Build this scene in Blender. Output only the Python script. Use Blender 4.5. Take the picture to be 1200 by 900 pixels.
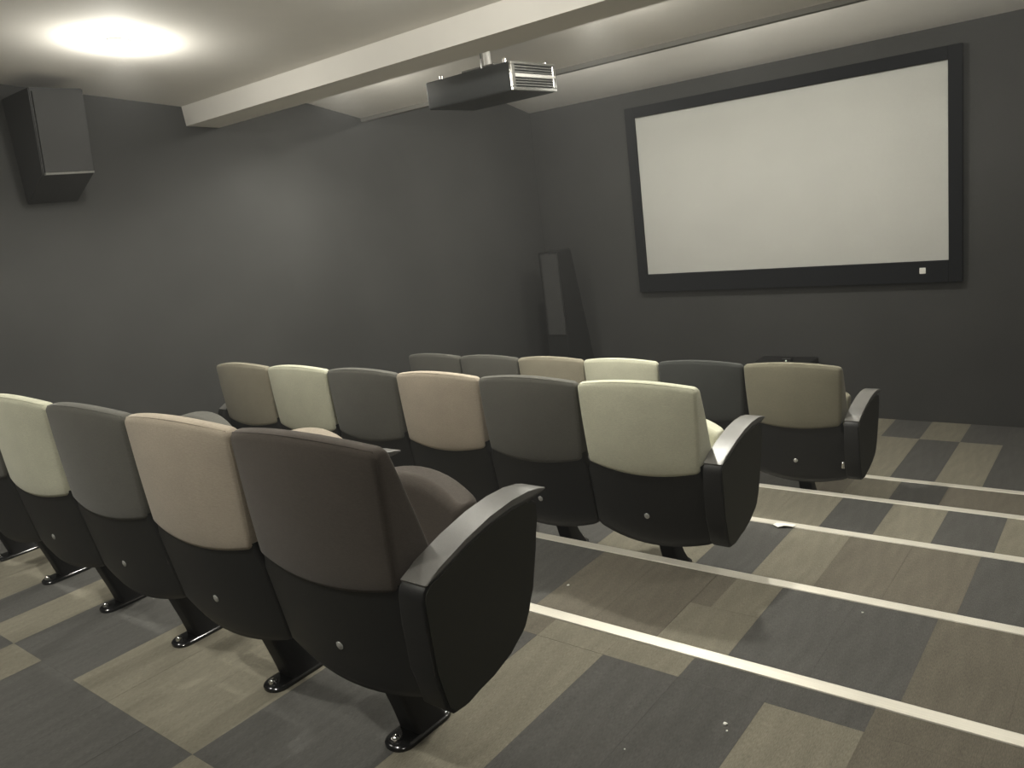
import bpy, bmesh, math, random
from mathutils import Vector, Matrix

random.seed(7)
S = bpy.context.scene
C = S.collection
for o in list(bpy.data.objects):
    bpy.data.objects.remove(o)

ZF = 2.106            # eye height above the front floor: every level below is given from the eye

# ------------------------------------------------------------------ camera
cam = bpy.data.objects.new('camera', bpy.data.cameras.new('camera'))
C.objects.link(cam)
cam.data.sensor_fit = 'HORIZONTAL'
cam.data.sensor_width = 36.0
cam.data.lens = 939.272 / 1200 * 36.0
cam.data.clip_start = 0.02
yaw, pitch, roll = math.radians(39.742), math.radians(-12.649), math.radians(-7.219)
fw = Vector((-math.sin(yaw)*math.cos(pitch), math.cos(yaw)*math.cos(pitch), math.sin(pitch)))
rt = fw.cross(Vector((0, 0, 1))).normalized()
up = rt.cross(fw)
cr, sr = math.cos(roll), math.sin(roll)
r2 = cr*rt + sr*up
u2 = -sr*rt + cr*up
M3 = Matrix((r2, u2, -fw)).transposed()
cam.matrix_world = Matrix.Translation((0, 0, ZF)) @ M3.to_4x4()
S.camera = cam

# ------------------------------------------------------------------ world, exposure
w = bpy.data.worlds.new('World'); S.world = w
w.use_nodes = True
w.node_tree.nodes['Background'].inputs[0].default_value = (0.02, 0.02, 0.02, 1)
w.node_tree.nodes['Background'].inputs[1].default_value = 0.0
wv = w.node_tree.nodes.new('ShaderNodeVolumeScatter')        # thin added haze imitating lens glare around the lamps
wv.inputs['Density'].default_value = 0.009
wv.inputs['Anisotropy'].default_value = 0.35
w.node_tree.links.new(wv.outputs[0], w.node_tree.nodes['World Output'].inputs['Volume'])
S.view_settings.view_transform = 'Standard'
S.view_settings.look = 'None'
S.view_settings.gamma = 1.0
S.view_settings.use_curve_mapping = False
S.view_settings.exposure = 0.0
# ceiling lamps: (x, y, beam watts, spill watts, beam angle)
LAMPS = [(-3.84, 2.08, 70, 14, 140), (-2.10, 2.08, 36, 18, 120), (-0.36, 2.08, 18, 9, 120),
         (-3.84, 0.10, 116, 12, 105), (-2.10, 0.10, 100, 12, 105), (-0.36, 0.10, 34, 8, 105),  # unseen lamps, added to light the backs of the nearest row
         (-4.10, 3.62, 85, 12, 150), (-2.20, 3.62, 150, 10, 120), (-0.20, 3.62, 32, 6, 120),  # unseen behind the beam, added to brighten the left wall and seat tops
         (-3.70, 5.30, 28, 24, 150), (-2.20, 5.30, 34, 28, 150), (-0.80, 5.30, 12, 14, 150)]  # unseen in the recess, added to light the screen
WARM = (1.0, 0.975, 0.875)

# ------------------------------------------------------------------ materials
def mat(name, col, rough=0.6, metal=0.0, spec=0.5, emit=None, estr=0.0):
    m = bpy.data.materials.new(name); m.use_nodes = True
    b = m.node_tree.nodes['Principled BSDF']
    b.inputs['Base Color'].default_value = (*col, 1)
    b.inputs['Roughness'].default_value = rough
    b.inputs['Metallic'].default_value = metal
    b.inputs['Specular IOR Level'].default_value = spec
    if emit:
        b.inputs['Emission Color'].default_value = (*emit, 1)
        b.inputs['Emission Strength'].default_value = estr
    return m

def grain(m, scale=(1, 1, 1), amt=0.25, bump=0.2, dist=0.002, detail=6, rand=0.0, scale2=None, amt2=0.0):
    """noise-modulated base colour + bump, in object coordinates"""
    nt = m.node_tree; N = nt.nodes; L = nt.links
    b = N['Principled BSDF']; col = b.inputs['Base Color'].default_value[:]
    tc = N.new('ShaderNodeTexCoord'); mp = N.new('ShaderNodeMapping')
    mp.inputs['Scale'].default_value = scale
    L.new(tc.outputs['Object'], mp.inputs['Vector'])
    if rand:
        oi = N.new('ShaderNodeObjectInfo')
        mul = N.new('ShaderNodeMath'); mul.operation = 'MULTIPLY'; mul.inputs[1].default_value = 37.0
        L.new(oi.outputs['Random'], mul.inputs[0])
        cv = N.new('ShaderNodeCombineXYZ'); L.new(mul.outputs[0], cv.inputs[0]); L.new(mul.outputs[0], cv.inputs[1])
        L.new(cv.outputs[0], mp.inputs['Location'])
    n = N.new('ShaderNodeTexNoise'); n.inputs['Scale'].default_value = 1.0
    n.inputs['Detail'].default_value = detail; n.inputs['Roughness'].default_value = 0.65
    L.new(mp.outputs[0], n.inputs['Vector'])
    mr = N.new('ShaderNodeMapRange')
    mr.inputs['From Min'].default_value = 0.25; mr.inputs['From Max'].default_value = 0.75
    mr.inputs['To Min'].default_value = 1 - amt; mr.inputs['To Max'].default_value = 1 + amt
    L.new(n.outputs['Fac'], mr.inputs['Value'])
    fac = mr.outputs[0]
    if scale2:
        mp2 = N.new('ShaderNodeMapping'); mp2.inputs['Scale'].default_value = scale2
        L.new(tc.outputs['Object'], mp2.inputs['Vector'])
        n2 = N.new('ShaderNodeTexNoise'); n2.inputs['Scale'].default_value = 1.0; n2.inputs['Detail'].default_value = 3
        L.new(mp2.outputs[0], n2.inputs['Vector'])
        mr2 = N.new('ShaderNodeMapRange')
        mr2.inputs['From Min'].default_value = 0.3; mr2.inputs['From Max'].default_value = 0.7
        mr2.inputs['To Min'].default_value = 1 - amt2; mr2.inputs['To Max'].default_value = 1 + amt2
        L.new(n2.outputs['Fac'], mr2.inputs['Value'])
        mm = N.new('ShaderNodeMath'); mm.operation = 'MULTIPLY'
        L.new(fac, mm.inputs[0]); L.new(mr2.outputs[0], mm.inputs[1]); fac = mm.outputs[0]
    if rand:
        mr3 = N.new('ShaderNodeMapRange')
        mr3.inputs['To Min'].default_value = 1 - rand; mr3.inputs['To Max'].default_value = 1 + rand
        L.new(oi.outputs['Random'], mr3.inputs['Value'])
        mm = N.new('ShaderNodeMath'); mm.operation = 'MULTIPLY'
        L.new(fac, mm.inputs[0]); L.new(mr3.outputs[0], mm.inputs[1]); fac = mm.outputs[0]
    vm = N.new('ShaderNodeVectorMath'); vm.operation = 'SCALE'
    vm.inputs[0].default_value = col[:3]
    L.new(fac, vm.inputs['Scale'])
    L.new(vm.outputs[0], b.inputs['Base Color'])
    if bump:
        bp = N.new('ShaderNodeBump'); bp.inputs['Strength'].default_value = bump
        bp.inputs['Distance'].default_value = dist
        L.new(n.outputs['Fac'], bp.inputs['Height']); L.new(bp.outputs[0], b.inputs['Normal'])
    return m

def fabric(name, col):
    m = mat(name, col, 0.9, spec=0.2)
    b = m.node_tree.nodes['Principled BSDF']
    b.inputs['Sheen Weight'].default_value = 0.12
    b.inputs['Sheen Roughness'].default_value = 0.5
    return grain(m, (90, 90, 420), 0.13, 0.35, 0.0015, 4, rand=0.03, scale2=(7, 7, 9), amt2=0.05)

FAB = {
    'brown':    fabric('fabric_dark_brown', (0.083, 0.070, 0.060)),
    'charcoal': fabric('fabric_charcoal', (0.108, 0.105, 0.092)),
    'black':    fabric('fabric_near_black', (0.048, 0.050, 0.047)),
    'beige':    fabric('fabric_beige', (0.40, 0.345, 0.275)),
    'cream':    fabric('fabric_cream', (0.555, 0.55, 0.43)),
    'khaki':    fabric('fabric_khaki', (0.185, 0.172, 0.125)),
    'taupe':    fabric('fabric_taupe', (0.275, 0.25, 0.19)),
}
PLASTIC = grain(mat('black_plastic', (0.017, 0.017, 0.017), 0.5, spec=0.35), (400, 400, 400), 0.1, 0.15, 0.0006, 2)
CAPM = grain(mat('armrest_polyurethane', (0.13, 0.126, 0.118), 0.36, spec=0.7), (260, 260, 260), 0.08, 0.15, 0.0006, 2, scale2=(9, 30, 9), amt2=0.06)
SIDEM = grain(mat('side_panel_laminate', (0.030, 0.030, 0.024), 0.6, spec=0.3), (300, 300, 300), 0.1, 0.1, 0.0005, 2)
STEEL = grain(mat('black_painted_steel', (0.012, 0.012, 0.013), 0.6, spec=0.3), (120, 120, 120), 0.08, 0.05, 0.0005, 2)
GLOSS = grain(mat('polished_black_foot', (0.05, 0.05, 0.052), 0.16, metal=0.8), (60, 60, 60), 0.08, 0.03, 0.0005, 2)
CHROME = grain(mat('chrome', (0.75, 0.75, 0.74), 0.18, metal=1.0), (60, 60, 60), 0.05, 0.02, 0.0003, 2)
BOLTM = grain(mat('zinc_bolt', (0.62, 0.62, 0.60), 0.35, metal=0.6), (200, 200, 200), 0.08, 0.02, 0.0003, 2)
ALU = grain(mat('anodised_aluminium_nosing', (0.70, 0.665, 0.58), 0.42, metal=0.35), (3, 240, 40), 0.07, 0.2, 0.0005, 4, scale2=(6, 6, 6), amt2=0.06)
WALLM = grain(mat('dark_wall_covering', (0.055, 0.055, 0.0535), 0.85, spec=0.25), (150, 150, 320), 0.12, 0.35, 0.002, 4, scale2=(1.4, 1.4, 1.4), amt2=0.10)
PALEM = grain(mat('pale_bounce_wall', (0.38, 0.37, 0.345), 0.85, spec=0.25), (3, 3, 3), 0.03, 0.05, 0.001, 5)  # unseen back wall, kept pale so it bounces light forward
LIPM = grain(mat('ceiling_lip_shade_grey', (0.22, 0.215, 0.20), 0.8), (3, 3, 3), 0.03, 0.05, 0.001, 5)  # the lip's shade is put into this darker grey
CEILM = grain(mat('white_ceiling_paint', (0.82, 0.79, 0.745), 0.8, spec=0.3), (3, 3, 3), 0.03, 0.05, 0.001, 5)
FRAMEM = grain(mat('black_velvet_frame', (0.007, 0.008, 0.010), 0.9, spec=0.15), (300, 300, 300), 0.15, 0.1, 0.0006, 2)
SCRM = grain(mat('projection_screen', (0.53, 0.53, 0.50), 0.75, spec=0.25), (60, 60, 60), 0.015, 0.02, 0.0003, 2, scale2=(1.7, 1.7, 2.3), amt2=0.03)
SLAB = grain(mat('concrete_slab', (0.05, 0.048, 0.044), 0.9), (12, 12, 12), 0.2, 0.2, 0.002, 4)
SPKM = grain(mat('black_speaker_cabinet', (0.012, 0.012, 0.012), 0.5), (80, 80, 80), 0.1, 0.05, 0.0005, 2)
GRILM = grain(mat('speaker_grille_cloth', (0.055, 0.055, 0.054), 0.85, spec=0.2), (500, 500, 500), 0.3, 0.3, 0.001, 2)
SURC = grain(mat('dark_grey_cabinet', (0.032, 0.032, 0.032), 0.6, spec=0.3), (80, 80, 80), 0.1, 0.05, 0.0005, 2)
SURRM = grain(mat('grey_speaker_grille', (0.046, 0.046, 0.0455), 0.8, spec=0.2), (500, 500, 500), 0.2, 0.3, 0.001, 2)
PROJM = grain(mat('charcoal_projector_body', (0.05, 0.054, 0.056), 0.55, spec=0.35), (200, 200, 200), 0.06, 0.05, 0.0004, 2)
SILV = grain(mat('silver_projector_trim', (0.62, 0.62, 0.60), 0.28, metal=0.85), (100, 100, 100), 0.05, 0.03, 0.0004, 2)
VENT = grain(mat('grey_vent_slat', (0.28, 0.28, 0.27), 0.35, metal=0.5), (100, 100, 100), 0.05, 0.03, 0.0004, 2)
PAPER = grain(mat('white_paper', (0.85, 0.84, 0.78), 0.8), (60, 60, 60), 0.05, 0.1, 0.0005, 3)
LAMPM = mat('lamp_lens', (1, 1, 1), 0.4, emit=WARM, estr=28.0)
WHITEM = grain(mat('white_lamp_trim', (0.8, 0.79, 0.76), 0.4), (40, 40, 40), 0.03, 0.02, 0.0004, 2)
LEDM = mat('device_light', (0.6, 0.65, 0.55), 0.3, emit=(0.8, 1.0, 0.75), estr=0.25)
def carpet(name, col):
    m = mat(name, col, 0.95, spec=0.12)
    return grain(m, (430, 75, 60), 0.36, 0.7, 0.002, 6, rand=0.03, scale2=(30, 5.0, 5), amt2=0.10)
CARP = {'L': carpet('carpet_light_greige', (0.186, 0.172, 0.134)),
        'M': carpet('carpet_mid_brown', (0.132, 0.119, 0.095)),
        'D': carpet('carpet_dark_grey', (0.086, 0.084, 0.079))}

# ------------------------------------------------------------------ mesh helpers
def obj(name, bm, m, parent=None, loc=None, smooth=None):
    me = bpy.data.meshes.new(name)
    bmesh.ops.recalc_face_normals(bm, faces=bm.faces[:])
    bm.to_mesh(me); bm.free()
    if m: me.materials.append(m)
    if smooth is not None:
        me.polygons.foreach_set('use_smooth', [True]*len(me.polygons))
        me.set_sharp_from_angle(angle=math.radians(smooth))
    o = bpy.data.objects.new(name, me); C.objects.link(o)
    if parent: o.parent = parent
    if loc: o.location = loc
    return o

def empty(name, loc):
    o = bpy.data.objects.new(name, None); C.objects.link(o)
    o.location = loc; o.empty_display_size = 0.1
    return o

def tag(o, label=None, cat=None, group=None, kind=None):
    if label: o['label'] = label
    if cat: o['category'] = cat
    if group: o['group'] = group
    if kind: o['kind'] = kind
    return o

def box(bm, x0, x1, y0, y1, z0, z1, bev=0.0, seg=2):
    vs = [bm.verts.new((x, y, z)) for z in (z0, z1) for y in (y0, y1) for x in (x0, x1)]
    fs = [(0, 2, 3, 1), (4, 5, 7, 6), (0, 1, 5, 4), (2, 6, 7, 3), (0, 4, 6, 2), (1, 3, 7, 5)]
    nf = [bm.faces.new([vs[i] for i in f]) for f in fs]
    if bev:
        es = list({e for f in nf for e in f.edges})
        bmesh.ops.bevel(bm, geom=es, offset=bev, segments=seg, affect='EDGES', profile=0.5)
    return nf

def prism_x(bm, prof, x0, x1, bev=0.0, seg=3):
    """(y, z) polygon extruded along x"""
    a = [bm.verts.new((x0, y, z)) for y, z in prof]
    b = [bm.verts.new((x1, y, z)) for y, z in prof]
    n = len(prof)
    f0 = bm.faces.new(a[::-1]); f1 = bm.faces.new(b)
    for i in range(n):
        bm.faces.new((a[i], a[(i+1) % n], b[(i+1) % n], b[i]))
    if bev:
        es = list(set(f0.edges) | set(f1.edges))
        bmesh.ops.bevel(bm, geom=es, offset=bev, segments=seg, affect='EDGES', profile=0.5)

def cyl(bm, c, r, h, axis='Z', n=16, r2=None):
    rot = {'Z': Matrix(), 'Y': Matrix.Rotation(math.pi/2, 4, 'X'), 'X': Matrix.Rotation(math.pi/2, 4, 'Y')}[axis]
    bmesh.ops.create_cone(bm, cap_ends=True, segments=n, radius1=r, radius2=r if r2 is None else r2, depth=h,
                          matrix=Matrix.Translation(c) @ rot)

def dome(bm, c, r, squash, axis='Y'):
    sc = {'Y': (1, squash, 1), 'Z': (1, 1, squash), 'X': (squash, 1, 1)}[axis]
    bmesh.ops.create_uvsphere(bm, u_segments=12, v_segments=8, radius=r,
                              matrix=Matrix.Translation(c) @ Matrix.Diagonal((*sc, 1)))

def rrect(w, yr, yf, r, nx=12, nc=5):
    """rounded rectangle ring in (x, y), x in [-w, w], y in [yr, yf]"""
    r = min(r, (yf-yr)*0.499, w*0.9)
    P = []
    for i in range(nx+1):
        P.append((-w+r + (2*w-2*r)*i/nx, yr))
    for i in range(1, nc+1):
        a = -math.pi/2 + math.pi/2*i/nc; P.append((w-r + r*math.cos(a), yr+r + r*math.sin(a)))
    for i in range(0, nc+1):
        a = math.pi/2*i/nc; P.append((w-r + r*math.cos(a), yf-r + r*math.sin(a)))
    for i in range(1, nx+1):
        P.append((w-r - (2*w-2*r)*i/nx, yf))
    for i in range(1, nc+1):
        a = math.pi/2 + math.pi/2*i/nc; P.append((-w+r + r*math.cos(a), yf-r + r*math.sin(a)))
    for i in range(0, nc):
        a = math.pi + math.pi/2*i/nc; P.append((-w+r + r*math.cos(a), yr+r + r*math.sin(a)))
    return P

def loft(bm, rings):
    V = [[bm.verts.new(p) for p in R] for R in rings]
    n = len(V[0])
    for a, b in zip(V, V[1:]):
        for i in range(n):
            bm.faces.new((a[i], a[(i+1) % n], b[(i+1) % n], b[i]))
    bm.faces.new(V[0][::-1]); bm.faces.new(V[-1])

def tube(bm, pts, r, n=6, closed=False):
    rings = []
    m = len(pts); P = [Vector(p) for p in pts]
    for i, p in enumerate(P):
        t = (P[min(i+1, m-1)] - P[max(i-1, 0)]).normalized()
        u = t.cross(Vector((0.13, 0.31, 0.94)))
        if u.length < 1e-3: u = t.cross(Vector((1, 0, 0)))
        u.normalize(); v = t.cross(u)
        rings.append([p + r*(math.cos(2*math.pi*k/n)*u + math.sin(2*math.pi*k/n)*v) for k in range(n)])
    loft(bm, rings)

# ------------------------------------------------------------------ the room
XL, XR = -4.98, 1.05
YB, YF = -2.6, 6.79
L = [-1.356 - 0.15*i + ZF for i in range(6)]                # six floor levels
NY = [1.94, 2.71, 3.55, 4.35, 5.07]                         # step edges

bm = bmesh.new()
prof = [(YB-0.1, -0.15), (YB-0.1, L[0]-0.006)]
for i in range(5):
    prof += [(NY[i]-0.004, L[i]-0.006), (NY[i]-0.004, L[i+1]-0.006)]
prof += [(YF+0.1, L[5]-0.006), (YF+0.1, -0.15)]
prism_x(bm, prof, XL-0.1, XR+0.1)
floor = tag(obj('floor', bm, SLAB), 'dark floor stepping down towards the screen under carpet tiles', kind='structure')

def yz(y, z): return (y, z+ZF)
bm = bmesh.new()
ceil = [yz(YB-0.1, 1.449), yz(3.02, 0.863), yz(3.20, 0.97), yz(4.05, 0.898), yz(4.555, 0.790), yz(4.60, 1.05), yz(5.95, 1.06),
        yz(6.79, 0.842), yz(YF+0.1, 0.816), yz(YF+0.1, 1.65), yz(YB-0.1, 1.65)]
prism_x(bm, ceil, XL-0.1, XR+0.1)
tag(obj('ceiling', bm, CEILM), 'pale ceiling in panels sloping down towards the screen', kind='structure')
bm = bmesh.new()
prism_x(bm, [yz(3.02, 0.90), yz(3.03, 0.742), yz(3.27, 0.730), yz(3.275, 1.1), yz(3.02, 1.1)], XL-0.05, XR+0.05)
tag(obj('trim_1', bm, CEILM), 'pale boxed ceiling beam across the room behind the projector', kind='structure')
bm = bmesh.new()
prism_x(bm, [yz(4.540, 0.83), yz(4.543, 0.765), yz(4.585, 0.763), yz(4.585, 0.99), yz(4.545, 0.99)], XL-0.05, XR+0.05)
tag(obj('trim_2', bm, LIPM), 'thin ceiling lip in painted-shade grey where the ceiling steps up before the screen', kind='structure')

ZT = 1.60 + ZF
def wall(name, x0, x1, y0, y1, label, m=None):
    bm = bmesh.new(); box(bm, x0, x1, y0, y1, -0.12, ZT)
    tag(obj(name, bm, m or WALLM), label, kind='structure')
wall('wall_left', XL-0.12, XL, YB-0.12, YF+0.12, 'dark grey side wall behind the far ends of the rows')
wall('wall_right', XR, XR+0.12, YB-0.12, YF+0.12, 'dark grey wall on the aisle side')
wall('wall_front', XL, XR, YF, YF+0.12, 'dark grey wall carrying the screen')
wall('wall_back', XL, XR, YB-0.12, YB, 'unseen wall behind the seats, painted pale to bounce light', PALEM)

# aluminium step nosings
for i in range(5):
    bm = bmesh.new()
    y = NY[i]; z = L[i]
    prism_x(bm, [(y-0.048, z+0.0005), (y-0.046, z+0.0035), (y-0.002, z+0.0035), (y+0.003, z+0.001), (y+0.004, z-0.030),
                 (y+0.0005, z-0.030), (y, z-0.001), (y-0.048, z-0.001)], XL+0.01, XR-0.01)
    pos = ('nearest', 'second', 'third', 'fourth', 'farthest')[i]
    tag(obj('trim_%d' % (i+3), bm, ALU), '%s pale metal step edging strip across the carpet, counted from the camera' % pos, kind='structure')

# carpet tiles: (x edges run leftwards, colour runs) on each level
tile_mesh = {}
def tile(x0, x1, y0, y1, z, c):
    key = (round(x1-x0, 3), round(y1-y0, 3), c)
    if key not in tile_mesh:
        bm = bmesh.new(); g = 0.0002
        hx, hy = (x1-x0)/2-g, (y1-y0)/2-g
        box(bm, -hx, hx, -hy, hy, -0.006, 0)
        me = bpy.data.meshes.new('carpet_tile'); bm.to_mesh(me); bm.free(); me.materials.append(CARP[c])
        tile_mesh[key] = me
    o = bpy.data.objects.new('carpet_tile', tile_mesh[key]); C.objects.link(o)
    o.parent = floor
    o.location = ((x0+x1)/2, (y0+y1)/2, z + random.uniform(-0.0003, 0.0003))

def run(first, pitch, left, right, y0, y1, z):
    """tiles to the left and to the right of the seam x = first; a dot leaves a place free"""
    for sgn, cols in ((-1, left), (1, right)):
        i = 0
        while True:
            a, b = first + sgn*pitch*i, first + sgn*pitch*(i+1)
            lo, hi = max(min(a, b), XL), min(max(a, b), XR)
            if hi - lo < 0.01: break
            c = cols[i] if i < len(cols) else cols[3 + (i*5) % (len(cols)-3)]
            if c != '.': tile(lo, hi, y0, y1, z, c)
            i += 1
P0 = 0.2494
run(-0.514, P0, 'LDDLLMDDLLDDMDDLLD', 'MDDLLD', -2.60, -0.98, L[0])
run(-0.514, P0, 'LDDDDLDDDDLDDLLDML', 'DDLLMD', -0.98, -0.06, L[0])
run(-0.514, P0, 'LDDDDLDDDDLDDLLDDM', 'LLDDMM', -0.06, 0.86, L[0])
run(-0.514, P0, 'LDDLDDLLLDDLDLLDDL', 'MMDDLL', 0.86, 1.785, L[0])
run(-0.514, P0, 'DDLLMDLLLDDLDLLDDL', 'MMDDLL', 1.785, NY[0]-0.004, L[0])
run(-0.520, 0.259, 'DD.MMDDDLLDDLMMDDL', 'MMDDLD', NY[0]+0.006, NY[1]-0.004, L[1])
tile(-1.296, -1.038, NY[0]+0.006, 2.42, L[1], 'L')
tile(-1.215, -1.038, 2.42, NY[1]-0.004, L[1], 'L')
tile(-1.296, -1.215, 2.42, NY[1]-0.004, L[1], 'M')
run(-0.523, 0.259, 'MMLDLLDDMMDDLLDMDD', 'DDLLMD', NY[1]+0.006, NY[2]-0.004, L[2])
run(-0.530, 0.260, 'DLDLLDDMMLDDLMMDDL', 'LLDDLM', NY[2]+0.006, NY[3]-0.004, L[3])
run(-0.920, 0.262, 'DLMDDLLMDDLLDDMMDL', 'MMDDLL', NY[3]+0.006, NY[4]-0.004, L[4])
run(-0.815, 0.272, 'LDLLDDMLDDLLDDM', 'DMLLDD', NY[4]+0.006, 6.33, L[5])
run(-0.815, 0.272, 'DLDLMDDLLDMMDDL', 'DDLLDM', 6.33, YF-0.001, L[5])

# ------------------------------------------------------------------ theatre seats
HW = 0.272
def plan(x, w): return 1 - min(1.0, (x/w)**2)

def cushion_back_bm():
    bm = bmesh.new(); rings = []
    zt, zb, R = 0.893, 0.555, 0.022
    levels = []
    for k in range(6):                                  # rounded foot of the cushion
        a = math.pi/2*k/5
        levels.append((zb + R*(1-math.cos(a))*0.8, R*(1-math.sin(a))))
    for k in range(1, 9):
        levels.append((zb + R*0.8 + (zt-R-zb-R*0.8)*k/9, 0))
    for k in range(6):
        a = math.pi/2*k/5
        levels.append((zt - R + R*math.sin(a), R*(1-math.cos(a))))
    for z, ins in levels:
        t = (z-zb)/(zt-zb)
        yr = 0.004 + (zt-z)*0.034 + ins
        yf = 0.046 + (zt-z)*0.335 - ins*0.6
        wz = HW - 0.016*(1-t)**2 - ins*(1.0 if t > 0.5 else 1.2)
        ring = []
        for x, y in rrect(wz, yr, yf, 0.017):
            u = plan(x, wz)
            bul = 0.010*math.sin(math.pi*min(1, max(0, t)))
            yy = y - 0.026*u - (bul*u if y < (yr+yf)/2 else 0)
            zz = z + u*(0.022*max(0, (t-0.4)/0.6) - 0.024*max(0, (0.5-t)/0.5))
            ring.append((x, yy, zz))
        rings.append(ring)
    loft(bm, rings)
    return bm

def piping_bm():
    """seam line along the upper rear edge and down the two rear corners"""
    bm = bmesh.new(); pts = []
    zt, zb = 0.893, 0.555
    def corner(z, sgn):
        t = (z-zb)/(zt-zb); wz = HW - 0.016*(1-t)**2
        d = 0.017*(1-0.7071) + 0.0004
        return (sgn*(wz-d), 0.004 + (zt-z)*0.034 + d, z)
    for k in range(9): pts.append(corner(0.60 + 0.262*k/8, -1))
    for k in range(25):
        x = -HW+0.012 + (2*HW-0.024)*k/24
        u = plan(x, HW-0.008)
        pts.append((x, 0.0125 - 0.028*u, zt - 0.0058 + 0.022*u))
    for k in range(9): pts.append(corner(0.862 - 0.262*k/8, 1))
    tube(bm, pts, 0.0017, 5)
    return bm

def shell_bm():
    bm = bmesh.new(); rings = []
    zt, zb = 0.578, 0.268
    levels = [(zb, 0.022), (zb+0.006, 0.009), (zb+0.014, 0.003), (zb+0.024, 0)]
    levels += [(zb+0.024 + (zt-zb-0.024)*k/9, 0) for k in range(1, 10)]
    for z, ins in levels:
        yr = 0.025 + (0.55-z)*0.16 + min(ins, 0.006)
        yf = yr + 0.045 - min(ins, 0.006)
        wz = HW + 0.0015 - ins - (0.014 if z > 0.545 else 0)
        ring = []
        for x, y in rrect(wz, yr, yf, 0.010):
            u = plan(x, wz)
            ring.append((x, y - 0.026*u, z - 0.030*u))
        rings.append(ring)
    loft(bm, rings)
    return bm

def seat_cushion_bm():
    """tipped-up seat: leaning forwards, its front edge bowed"""
    bm = bmesh.new(); rings = []
    zt, zb, R = 0.655, 0.37, 0.026
    W = 0.226
    levels = []
    for k in range(5):
        a = math.pi/2*k/4
        levels.append((zb + R*0.6*(1-math.cos(a)), R*0.6*(1-math.sin(a))))
    for k in range(1, 7):
        levels.append((zb + R*0.6 + (zt-R-zb-R*0.6)*k/7, 0))
    for k in range(7):
        a = math.pi/2*k/6
        levels.append((zt - R + R*math.sin(a), R*(1-math.cos(a))))
    for z, ins in levels:
        t = (z-zb)/(zt-zb)
        lean = 0.085*t
        yr = 0.150 + lean + ins*0.9; yf = 0.240 + lean - ins*0.9
        wz = W - ins*0.4
        ring = []
        for x, y in rrect(wz, yr, yf, 0.022):
            u = plan(x, wz)
            ring.append((x, y + 0.045*u*t, z + 0.046*u*max(0, (t-0.3)/0.7)))
        rings.append(ring)
    loft(bm, rings)
    return bm

def seat_pan_bm():
    bm = bmesh.new()
    v = [bm.verts.new(p) for p in ((-.21, .242, .38), (.21, .242, .38), (.21, .262, .38), (-.21, .262, .38),
                                   (-.20, .322, .62), (.20, .322, .62), (.20, .342, .62), (-.20, .342, .62))]
    for f in ((3, 2, 1, 0), (4, 5, 6, 7), (0, 1, 5, 4), (1, 2, 6, 5), (2, 3, 7, 6), (3, 0, 4, 7)):
        bm.faces.new([v[i] for i in f])
    bmesh.ops.bevel(bm, geom=bm.edges[:], offset=0.006, segments=2, affect='EDGES')
    return bm
def mount_bm():
    bm = bmesh.new()
    box(bm, -0.224, 0.224, 0.075, 0.20, 0.315, 0.352, 0.006)
    return bm

def leg_bm():
    bm = bmesh.new(); rings = []
    for z, y0, y1, hw in ((0.010, 0.190, 0.300, 0.042), (0.03, 0.185, 0.290, 0.039), (0.08, 0.172, 0.258, 0.037),
                          (0.15, 0.152, 0.226, 0.037), (0.24, 0.128, 0.190, 0.038), (0.33, 0.108, 0.168, 0.044)):
        rings.append([(x, y, z) for x, y in rrect(hw, y0, y1, 0.012, 2, 3)])
    loft(bm, rings)
    return bm
def foot_bm():
    bm = bmesh.new(); rings = []
    for z, ins in ((0.0, 0.0), (0.009, 0.0), (0.013, 0.004), (0.016, 0.012)):
        rings.append([(x, y, z) for x, y in rrect(0.046-ins, 0.118+ins, 0.330-ins, 0.044, 2, 6)])
    loft(bm, rings)
    return bm
def foot_bolt_bm(y):
    bm = bmesh.new()
    cyl(bm, (0, y, 0.019), 0.0125, 0.010, n=12)
    dome(bm, (0, y, 0.024), 0.011, 0.7, 'Z')
    return bm
def back_bolt_bm():
    bm = bmesh.new()
    cyl(bm, (0, 0.0275, 0.362), 0.0125, 0.008, 'Y', 16)
    dome(bm, (0, 0.0245, 0.362), 0.0105, 0.45, 'Y')
    return bm

ARM = [(0.020, 0.300), (0.000, 0.400), (-0.003, 0.500), (-0.002, 0.570), (0.004, 0.588), (0.018, 0.600), (0.060, 0.611), (0.150, 0.637),
       (0.240, 0.655), (0.320, 0.660), (0.380, 0.656), (0.412, 0.640), (0.412, 0.605), (0.391, 0.529), (0.360, 0.430), (0.340, 0.385),
       (0.316, 0.350), (0.300, 0.337), (0.250, 0.313), (0.180, 0.293), (0.080, 0.275), (0.040, 0.279)]
CAP_T = [(0.012, 0.602), (0.060, 0.622), (0.150, 0.649), (0.240, 0.668), (0.320, 0.676),
         (0.385, 0.675), (0.430, 0.669), (0.456, 0.660)]
CAP_B = [(0.456, 0.655), (0.430, 0.655), (0.385, 0.656), (0.320, 0.660), (0.240, 0.654), (0.150, 0.636), (0.060, 0.610), (0.014, 0.596)]
def arm_bm(hw, x):
    bm = bmesh.new(); prism_x(bm, ARM, x-hw, x+hw, 0.006, 2); return bm
def cap_bm(hw, x):
    bm = bmesh.new(); prism_x(bm, CAP_T + CAP_B, x-hw, x+hw, 0.004, 2); return bm
def side_bm(x, s):
    bm = bmesh.new()
    cy, cz = 0.20, 0.46
    p = []
    for y, z in ARM:
        d = Vector((y-cy, z-cz)); l = d.length
        d = d*(l-0.008)/l
        p.append((cy+d.x, cz+d.y))
    a, b = (x, x+s*0.0035)
    prism_x(bm, p, min(a, b), max(a, b))
    return bm

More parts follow.
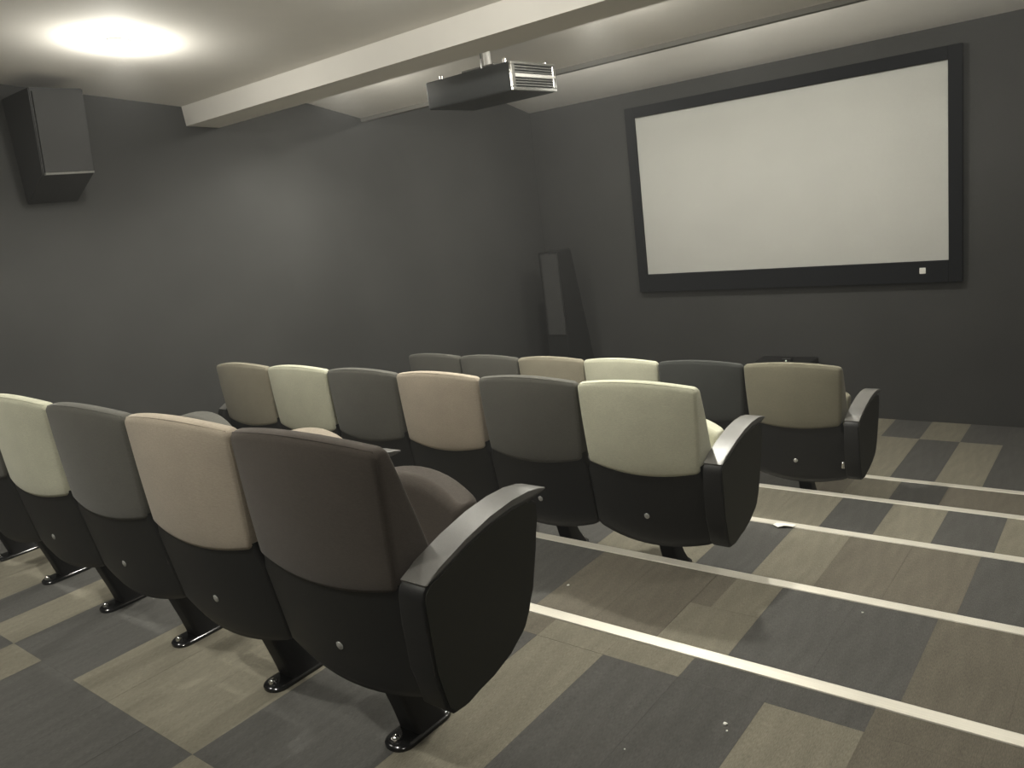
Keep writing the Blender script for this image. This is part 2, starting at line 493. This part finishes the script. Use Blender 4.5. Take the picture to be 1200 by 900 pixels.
SHARED = {}
def shared(key, fn, m, smooth):
    """mesh data shared between alike parts"""
    if (key, m.name) not in SHARED:
        bm = fn(); bmesh.ops.recalc_face_normals(bm, faces=bm.faces[:])
        me = bpy.data.meshes.new(key); bm.to_mesh(me); bm.free(); me.materials.append(m)
        me.polygons.foreach_set('use_smooth', [True]*len(me.polygons))
        me.set_sharp_from_angle(angle=math.radians(smooth))
        SHARED[(key, m.name)] = me
    return SHARED[(key, m.name)]
def part(name, key, fn, m, parent, smooth=35):
    o = bpy.data.objects.new(name, shared(key, fn, m, smooth)); C.objects.link(o)
    o.parent = parent
    return o

def seat(x, y, z, fab, label, group, right='mid', left=None, swing=(0, 0), drop=(1, 1, 1)):
    t = empty('theatre_seat', (x, y, z))
    tag(t, label, 'seat', group)
    f = FAB[fab]
    b = part('backrest', 'backrest', cushion_back_bm, f, t, 60)
    part('piping', 'piping', piping_bm, f, b, 60)
    sh = part('back_shell', 'back_shell', shell_bm, PLASTIC, t, 50)
    part('bolt', 'back_bolt', back_bolt_bm, BOLTM, sh)
    cu = part('seat_cushion', 'seat_cushion', seat_cushion_bm, f, t, 60)
    pn = part('seat_pan', 'seat_pan', seat_pan_bm, PLASTIC, t)
    for o in (cu, pn):                                  # how far the tipped-up seat has swung forward
        o.location = (0, swing[0], swing[1])
    part('mount', 'mount', mount_bm, STEEL, t)
    part('leg', 'leg', leg_bm, STEEL, t, 40)
    ft = part('foot_plate', 'foot_plate', foot_bm, GLOSS, t, 40)
    part('foot_bolt', 'foot_bolt_rear', lambda: foot_bolt_bm(0.142), CHROME, ft)
    part('foot_bolt', 'foot_bolt_front', lambda: foot_bolt_bm(0.313), CHROME, ft)
    def stretch(o, k, z0):                              # the further rows hang a little deeper below a fixed height z0
        o.scale.z = k; o.location.z += z0*(1-k)
    stretch(b, drop[0], 0.897); stretch(sh, drop[1], 0.60)
    for side, kind in ((1, right), (-1, left)):
        if not kind: continue
        if kind == 'mid':
            xx, hw = 0.275, 0.026
            a = part('armrest', 'arm_mid', lambda: mid_arm_bm(), PLASTIC, t)
            part('arm_cap', 'cap_mid', lambda: mid_cap_bm(), CAPM, a)
            a.location = (0, 0.070, 0.016)
            stretch(a, drop[2], 0.66)
        else:
            xx = side*0.315
            a = part('armrest', 'arm_end%d' % side, lambda: arm_bm(0.038, xx), PLASTIC, t)
            stretch(a, drop[2], 0.66)
            part('arm_cap', 'cap_end%d' % side, lambda: cap_bm(0.0387, xx), CAPM, a)
            part('side_panel', 'side_end%d' % side, lambda: side_bm(xx+side*0.0378, side), SIDEM, a)
    return t
def front_only(prof, y0):
    """the part of an armrest outline in front of the seat backs"""
    return [(max(y, y0), z) for y, z in prof]
def mid_arm_bm():
    bm = bmesh.new()
    p = [(0.165, 0.300), (0.165, 0.640), (0.240, 0.655), (0.320, 0.660), (0.380, 0.656), (0.412, 0.640), (0.412, 0.605), (0.391, 0.529),
         (0.357, 0.430), (0.335, 0.388), (0.300, 0.344), (0.250, 0.312)]
    prism_x(bm, p, 0.283-0.033, 0.283+0.033, 0.006, 2); return bm
def mid_cap_bm():
    bm = bmesh.new()
    p = [(0.165, 0.652), (0.240, 0.668), (0.320, 0.676), (0.385, 0.675), (0.430, 0.669), (0.456, 0.660),
         (0.456, 0.655), (0.430, 0.655), (0.385, 0.656), (0.320, 0.6605), (0.240, 0.6555), (0.165, 0.6405)]
    prism_x(bm, p, 0.283-0.035, 0.283+0.035, 0.004, 2); return bm

WORD = {'brown': 'dark brown-grey', 'charcoal': 'charcoal', 'black': 'near-black', 'beige': 'beige', 'cream': 'cream', 'taupe': 'taupe'}
ROWS = [   # right end x, y, level, seats from the aisle leftwards
    (-1.248, 1.029, 0, ['brown', 'beige', 'charcoal', 'cream', 'charcoal', 'taupe'],
     'nearest row', ['brown-grey tip-up seat at the aisle end of the nearest row, largest in view',
                     'beige tip-up seat in the nearest row, between two dark seats, second from the aisle',
                     'charcoal tip-up seat in the nearest row, between the beige seat and the cream seat',
                     'cream tip-up seat at the left edge of the photo in the nearest row',
                     'nearest-row seat just past the left photo edge, fifth from aisle',
                     'last nearest-row seat by the left wall, sixth from the aisle']),
    (-1.339, 2.678, 2, ['cream', 'charcoal', 'beige', 'charcoal', 'cream', 'taupe'],
     'middle row', ['pale cream tip-up seat at the aisle end of the middle row, with end panel',
                    'charcoal tip-up seat in the middle row, second from the aisle beside the cream end seat',
                    'beige tip-up seat in the middle row, between two charcoal seats',
                    'charcoal tip-up seat in the middle row, between beige seat and pale greenish cream seat',
                    'pale greenish cream tip-up seat in the middle row, second from the left wall',
                    'taupe tip-up seat at the wall end of the middle row, leftmost of that row']),
    (-1.294, 4.284, 4, ['khaki', 'black', 'cream', 'taupe', 'charcoal', 'charcoal'],
     'front row', ['khaki taupe tip-up seat at the aisle end of the front row, with end panel',
                   'near-black tip-up seat in the front row, second from the aisle',
                   'cream tip-up seat in the front row, between a near-black and a taupe seat',
                   'taupe tip-up seat in the front row, fourth from the aisle, below the tower speaker',
                   'charcoal tip-up seat in the front row, second from its wall end',
                   'charcoal tip-up seat at the wall end of the front row, leftmost of that row']),
]
seats = {}
for ri, (xe, y, lv, fabs, nm, labels) in enumerate(ROWS):
    for k, fab in enumerate(fabs):
        x = xe - 0.275 - 0.55*k
        seats[ri, k] = seat(x, y, L[lv], fab, labels[k], 'tip-up seats of the ' + nm,
             right='end' if k == 0 else 'mid', left='end' if k == len(fabs)-1 else None,
             swing={(0, 1): (0.12, 0.038), (0, 2): (0.07, 0.07)}.get((ri, k), (0.03, -0.025 if ri == 1 else 0)),
             drop=((1, 1, 1), (1.05, 1.13, 1.09), (1, 1.10, 1.06))[ri])
# the bright hinge pin low on the front row's end seat
bm = bmesh.new(); cyl(bm, (0.262, 0.028, 0.335), 0.012, 0.03, 'Z', 10); dome(bm, (0.262, 0.028, 0.352), 0.012, 0.6, 'Z')
obj('hinge_pin', bm, CHROME, seats[2, 0], smooth=40)

# ------------------------------------------------------------------ projection screen
sc = empty('projection_screen', (-2.505, YF, 0))
tag(sc, 'large blank white projection screen in a black frame on the front wall', 'screen')
X0, X1, Z0, Z1 = -3.785+2.505, -1.233+2.505, -0.8185+ZF, 0.6085+ZF
bm = bmesh.new(); box(bm, X0-0.02, X1+0.02, -0.022, -0.014, Z0-0.02, Z1+0.02)
obj('screen_surface', bm, SCRM, sc)
bw, bb = 0.092, 0.165
for (a, b, c, d) in ((X0-bw, X0, Z0-bb, Z1+bw), (X1, X1+bw, Z0-bb, Z1+bw), (X0, X1, Z1, Z1+bw), (X0, X1, Z0-bb, Z0)):
    bm = bmesh.new(); box(bm, a, b, -0.05, -0.001, c, d, 0.004, 1)
    obj('frame_bar', bm, FRAMEM, sc)
bm = bmesh.new(); box(bm, -1.41+2.505-0.022, -1.41+2.505+0.022, -0.0535, -0.049, -0.888-0.024+ZF, -0.888+0.022+ZF, 0.004, 2)
tag(obj('badge', bm, PAPER, sc), 'small pale square badge on the lower frame')

# ------------------------------------------------------------------ projector hung from the ceiling
pj = empty('projector', (-3.04, 3.80, 0.655+ZF))
tag(pj, 'dark ceiling-hung projector with a silver louvred end, facing the screen', 'projector')
hx, hy, hz = 0.315, 0.205, 0.076
bm = bmesh.new(); box(bm, -hx, hx-0.012, -hy, hy, -hz, hz, 0.012, 3)
obj('body', bm, PROJM, pj, smooth=40)
bm = bmesh.new()
for (a, b, c, d) in ((-hy, hy, hz-0.016, hz-0.002), (-hy, hy, -hz+0.002, -hz+0.020), (-hy, -hy+0.03, -hz+0.02, hz-0.016), (hy-0.03, hy, -hz+0.02, hz-0.016)):
    box(bm, hx-0.014, hx+0.004, a, b, c, d, 0.003, 1)
obj('end_frame', bm, SILV, pj)
for i, zz in enumerate((-0.044, -0.030, -0.016, 0.022, 0.036, 0.050)):
    bm = bmesh.new(); box(bm, hx-0.013, hx-0.002, -hy+0.03, hy-0.03, zz-0.0035, zz+0.0035)
    obj('vent_slat', bm, VENT, pj)
bm = bmesh.new(); box(bm, hx-0.013, hx+0.0055, -hy+0.03, hy-0.006, -0.006, 0.013, 0.003, 1)  # white bar stands for a lamp reflection on the silver end
tag(obj('glint_bar', bm, WHITEM, pj), 'white bar imitating a lamp reflection across the louvred end')
bm = bmesh.new(); cyl(bm, (-0.18, hy+0.02, 0.0), 0.05, 0.06, 'Y', 24); cyl(bm, (-0.18, hy+0.05, 0.0), 0.043, 0.03, 'Y', 24, 0.047)
obj('lens', bm, GLOSS, pj, smooth=40)
mt = None
bm = bmesh.new(); box(bm, -0.12, 0.12, -0.10, 0.10, hz+0.020, hz+0.030, 0.003, 1)
for sx in (-1, 1):
    for sy in (-1, 1):
        cyl(bm, (sx*0.10, sy*0.08, hz+0.012), 0.008, 0.03, 'Z', 8)
mt = obj('mount_plate', bm, VENT, pj)
bm = bmesh.new(); cyl(bm, (0, 0, hz+0.03+0.085), 0.022, 0.19, 'Z', 16)
obj('mount_pole', bm, WHITEM, pj, smooth=40)
bm = bmesh.new(); cyl(bm, (0, 0, 0.925-0.655-0.008), 0.06, 0.03, 'Z', 20)
obj('ceiling_flange', bm, WHITEM, pj, smooth=40)
bm = bmesh.new()
for sx, sy in ((-0.2, -hy+0.02), (hx-0.05, -hy+0.02), (hx-0.05, hy-0.02)):
    cyl(bm, (sx, sy, hz+0.008), 0.012, 0.016, 'Z', 10)
    dome(bm, (sx, sy, hz+0.016), 0.012, 0.6, 'Z')
obj('top_screws', bm, CHROME, pj, smooth=40)
bm = bmesh.new(); tube(bm, [(0.05, -0.12, hz-0.002), (0.06, -0.13, hz+0.06), (0.03, -0.09, hz+0.12), (0.035, -0.03, hz+0.165)], 0.005)
obj('cable', bm, VENT, pj, smooth=60)

# ------------------------------------------------------------------ tower speaker in the front corner
sp = empty('tower_speaker', (-4.52, 6.31, L[5]))
tag(sp, 'tall black tower speaker standing in the front corner left of the screen', 'speaker')
H = 1.61
def taper_box(bm, x0, x1, y0, y1b, y1t, z0, z1, xr_b=0.0):
    v = [bm.verts.new(p) for p in ((x0, y0, z0), (x1+xr_b, y0, z0), (x1+xr_b, y1b, z0), (x0, y1b, z0), (x0, y0, z1), (x1, y0, z1), (x1, y1t, z1), (x0, y1t, z1))]
    for f in ((3, 2, 1, 0), (4, 5, 6, 7), (0, 1, 5, 4), (1, 2, 6, 5), (2, 3, 7, 6), (3, 0, 4, 7)):
        bm.faces.new([v[i] for i in f])
bm = bmesh.new(); taper_box(bm, -0.115, 0.115, -0.11, 0.38, 0.11, 0.03, H, 0.03)
bmesh.ops.bevel(bm, geom=bm.edges[:], offset=0.006, segments=2, affect='EDGES')
cabn = obj('cabinet', bm, SPKM, sp, smooth=40)
bm = bmesh.new(); taper_box(bm, -0.078, 0.108, -0.122, -0.108, -0.108, 0.82, H-0.02, 0.006)
obj('grille', bm, GRILM, sp)
bm = bmesh.new(); box(bm, -0.14, 0.17, -0.13, 0.40, 0.0, 0.032, 0.006, 1)
obj('plinth', bm, SPKM, sp)
for zc, r in ((1.42, 0.035), (1.22, 0.07), (1.0, 0.07)):
    bm = bmesh.new(); cyl(bm, (0.005, -0.1095, zc), r, 0.012, 'Y', 24)
    obj('driver', bm, GLOSS, sp, smooth=40)

# ------------------------------------------------------------------ wedge surround speaker high on the left wall
sr_ = empty('surround_speaker', (XL, 2.10, 0.6+ZF))
tag(sr_, 'grey-fronted wedge speaker mounted high on the left wall beneath the ceiling', 'speaker')
prof = [(0.001, -0.278), (0.285, -0.146), (0.36, 0.29), (0.001, 0.29)]        # (x, z) outline
def prism_y(bm, prof, y0, y1):
    a = [bm.verts.new((x, y0, z)) for x, z in prof]; b = [bm.verts.new((x, y1, z)) for x, z in prof]
    n = len(prof); bm.faces.new(a); bm.faces.new(b[::-1])
    for i in range(n): bm.faces.new((a[i], b[i], b[(i+1) % n], a[(i+1) % n]))
bm = bmesh.new(); prism_y(bm, prof, -0.14, 0.14)
bmesh.ops.bevel(bm, geom=bm.edges[:], offset=0.005, segments=2, affect='EDGES')
obj('cabinet', bm, SURC, sr_, smooth=40)
bm = bmesh.new(); prism_y(bm, [(0.286, -0.136), (0.300, -0.136), (0.370, 0.270), (0.356, 0.270)], -0.128, 0.128)
obj('grille', bm, SURRM, sr_)
bm = bmesh.new(); prism_y(bm, [(0.280, -0.150), (0.300, -0.150), (0.303, -0.139), (0.283, -0.139)], -0.13, 0.13)
tag(obj('trim_strip', bm, SILV, sr_), 'thin bright strip under the grille')

# ------------------------------------------------------------------ low cabinet at the front wall
cb = empty('media_cabinet', (-2.47, YF-0.23, L[5]))
tag(cb, 'low black cabinet against the front wall, mostly hidden behind the front-row end seat', 'cabinet')
ZC = 0.515
bm = bmesh.new(); box(bm, -0.24, 0.24, -0.20, 0.215, 0.0, ZC, 0.006, 1)
obj('body', bm, SPKM, cb)
for sx in (-1, 1):
    bm = bmesh.new(); box(bm, min(sx*0.005, sx*0.225), max(sx*0.005, sx*0.225), -0.214, -0.199, 0.03, ZC-0.03, 0.003, 1)
    d = obj('door', bm, SPKM, cb)
    bm = bmesh.new(); cyl(bm, (sx*0.03, -0.224, ZC/2), 0.009, 0.022, 'Y', 10)
    obj('knob', bm, CHROME, d)
dv = empty('remote_sensor', (-2.40, YF-0.28, L[5]+ZC))
tag(dv, 'tiny black device with a pale light on top of the low front cabinet', 'device')
bm = bmesh.new(); box(bm, -0.04, 0.04, -0.03, 0.03, 0, 0.05, 0.006, 2); obj('case', bm, SPKM, dv)
bm = bmesh.new(); dome(bm, (0.0, -0.031, 0.03), 0.008, 0.6, 'Y'); obj('indicator', bm, LEDM, dv)

# ------------------------------------------------------------------ litter on the steps
def scrap(x, y, z, r, label, seed, cat='litter', name='paper_crumb', flat=0.5):
    bm = bmesh.new(); rnd = random.Random(seed)
    bmesh.ops.create_icosphere(bm, subdivisions=1, radius=r)
    for v in bm.verts:
        v.co = Vector((v.co.x*rnd.uniform(.6, 1.3), v.co.y*rnd.uniform(.6, 1.3), max(-r*flat*0.6, v.co.z*flat*rnd.uniform(.7, 1.2))))
    lo = min(v.co.z for v in bm.verts)
    for v in bm.verts: v.co.z -= lo
    tag(obj(name, bm, PAPER, None, (x, y, z)), label, cat)

scrap(-1.786, 2.339, L[1], 0.0065, 'white crumb on dark carpet beyond the nearest step edge, by the big end panel', 1)
scrap(-0.815, 1.654, L[0], 0.0070, 'white crumb on the dark carpet in front of the camera, the larger of two together', 2)
scrap(-0.801, 1.632, L[0], 0.0035, 'tiny white speck next to the larger white crumb near the bottom of the photo', 3)
scrap(-0.742, 2.601, L[1], 0.0040, 'tiny white speck on the dark carpet close before the second step edge', 4)
scrap(-0.991, 1.449, L[0], 0.0025, 'smallest white speck on the dark carpet at the bottom centre of the photo', 5)
# torn scrap of paper caught at the third step edge
bm = bmesh.new()
pts = [(-0.050, -0.020, 0.003), (-0.018, -0.042, 0.004), (0.010, -0.026, 0.010), (0.046, -0.014, 0.004), (0.050, 0.012, 0.005), (0.0, 0.006, 0.007), (-0.042, 0.004, 0.004)]
va = [bm.verts.new(p) for p in pts]; vb = [bm.verts.new((x, y, z-0.0015)) for x, y, z in pts]
bm.faces.new(va); bm.faces.new(vb[::-1])
for i in range(len(pts)):
    bm.faces.new((va[i], vb[i], vb[(i+1) % 7], va[(i+1) % 7]))
tag(obj('paper_scrap', bm, PAPER, None, (-1.345, 3.510, L[2]+0.0035)), 'torn white scrap lying on the third step edge beside the middle row', 'litter')

# ------------------------------------------------------------------ ceiling downlights
LLAB = ['lit round downlight in the ceiling near the left wall, glaring at top left',
        'round downlight just above the top edge of the photo, second from the left wall',
        'round downlight over the aisle beside the nearest row, out of frame',
        'added round downlight behind the camera by the left wall, out of frame',
        'added round downlight behind the camera over the back rows, out of frame',
        'added round downlight behind the camera over the aisle, out of frame',
        'added round downlight hidden just behind the ceiling beam by the left wall',
        'added round downlight hidden behind the ceiling beam to the right of the projector',
        'added round downlight hidden behind the ceiling beam over the aisle',
        'added round downlight in the hidden ceiling recess before the screen, leftmost of three',
        'added round downlight in the hidden ceiling recess before the screen, middle of three',
        'added round downlight in the hidden ceiling recess before the screen, rightmost of three']
def ceil_z(y):
    """height of the ceiling panels above the eye"""
    P = [(YB-0.1, 1.449), (3.02, 0.863), (3.20, 0.97), (4.05, 0.898), (4.555, 0.790), (4.60, 1.05), (5.95, 1.06), (6.79, 0.842)]
    for (a, za), (b, zb) in zip(P, P[1:]):
        if a <= y <= b: return za + (zb-za)*(y-a)/(b-a)
for (x, y, wd, ws, ang), lab in zip(LAMPS, LLAB):
    z = ceil_z(y) + ZF
    t = empty('downlight', (x, y, z)); tag(t, lab, 'lamp', 'ceiling downlights')
    t.rotation_euler.x = math.atan((ceil_z(y+0.05) - ceil_z(y-0.05))/0.1)
    bm = bmesh.new(); rings = []
    for r, zz in ((0.056, 0.0), (0.055, -0.008), (0.050, -0.012), (0.041, -0.010), (0.040, 0.0)):
        rings.append([(r*math.cos(2*math.pi*k/32), r*math.sin(2*math.pi*k/32), zz) for k in range(32)])
    loft(bm, rings); obj('trim_ring', bm, WHITEM, t, smooth=40)
    bm = bmesh.new(); cyl(bm, (0, 0, -0.007), 0.0395, 0.010, 'Z', 24); dome(bm, (0, 0, -0.012), 0.038, 0.3, 'Z')
    obj('lens', bm, LAMPM, t, smooth=60)
    ld = bpy.data.lights.new('downlight_beam', 'SPOT'); ld.energy = wd; ld.color = WARM
    ld.spot_size = math.radians(ang); ld.spot_blend = 0.8; ld.shadow_soft_size = 0.04
    lo = bpy.data.objects.new('downlight_beam', ld); C.objects.link(lo); lo.location = (0, 0, -0.07); lo.parent = t
    pd = bpy.data.lights.new('downlight_spill', 'POINT'); pd.energy = ws; pd.color = WARM; pd.shadow_soft_size = 0.04
    po = bpy.data.objects.new('downlight_spill', pd); C.objects.link(po); po.location = (0, 0, -0.11); po.parent = t
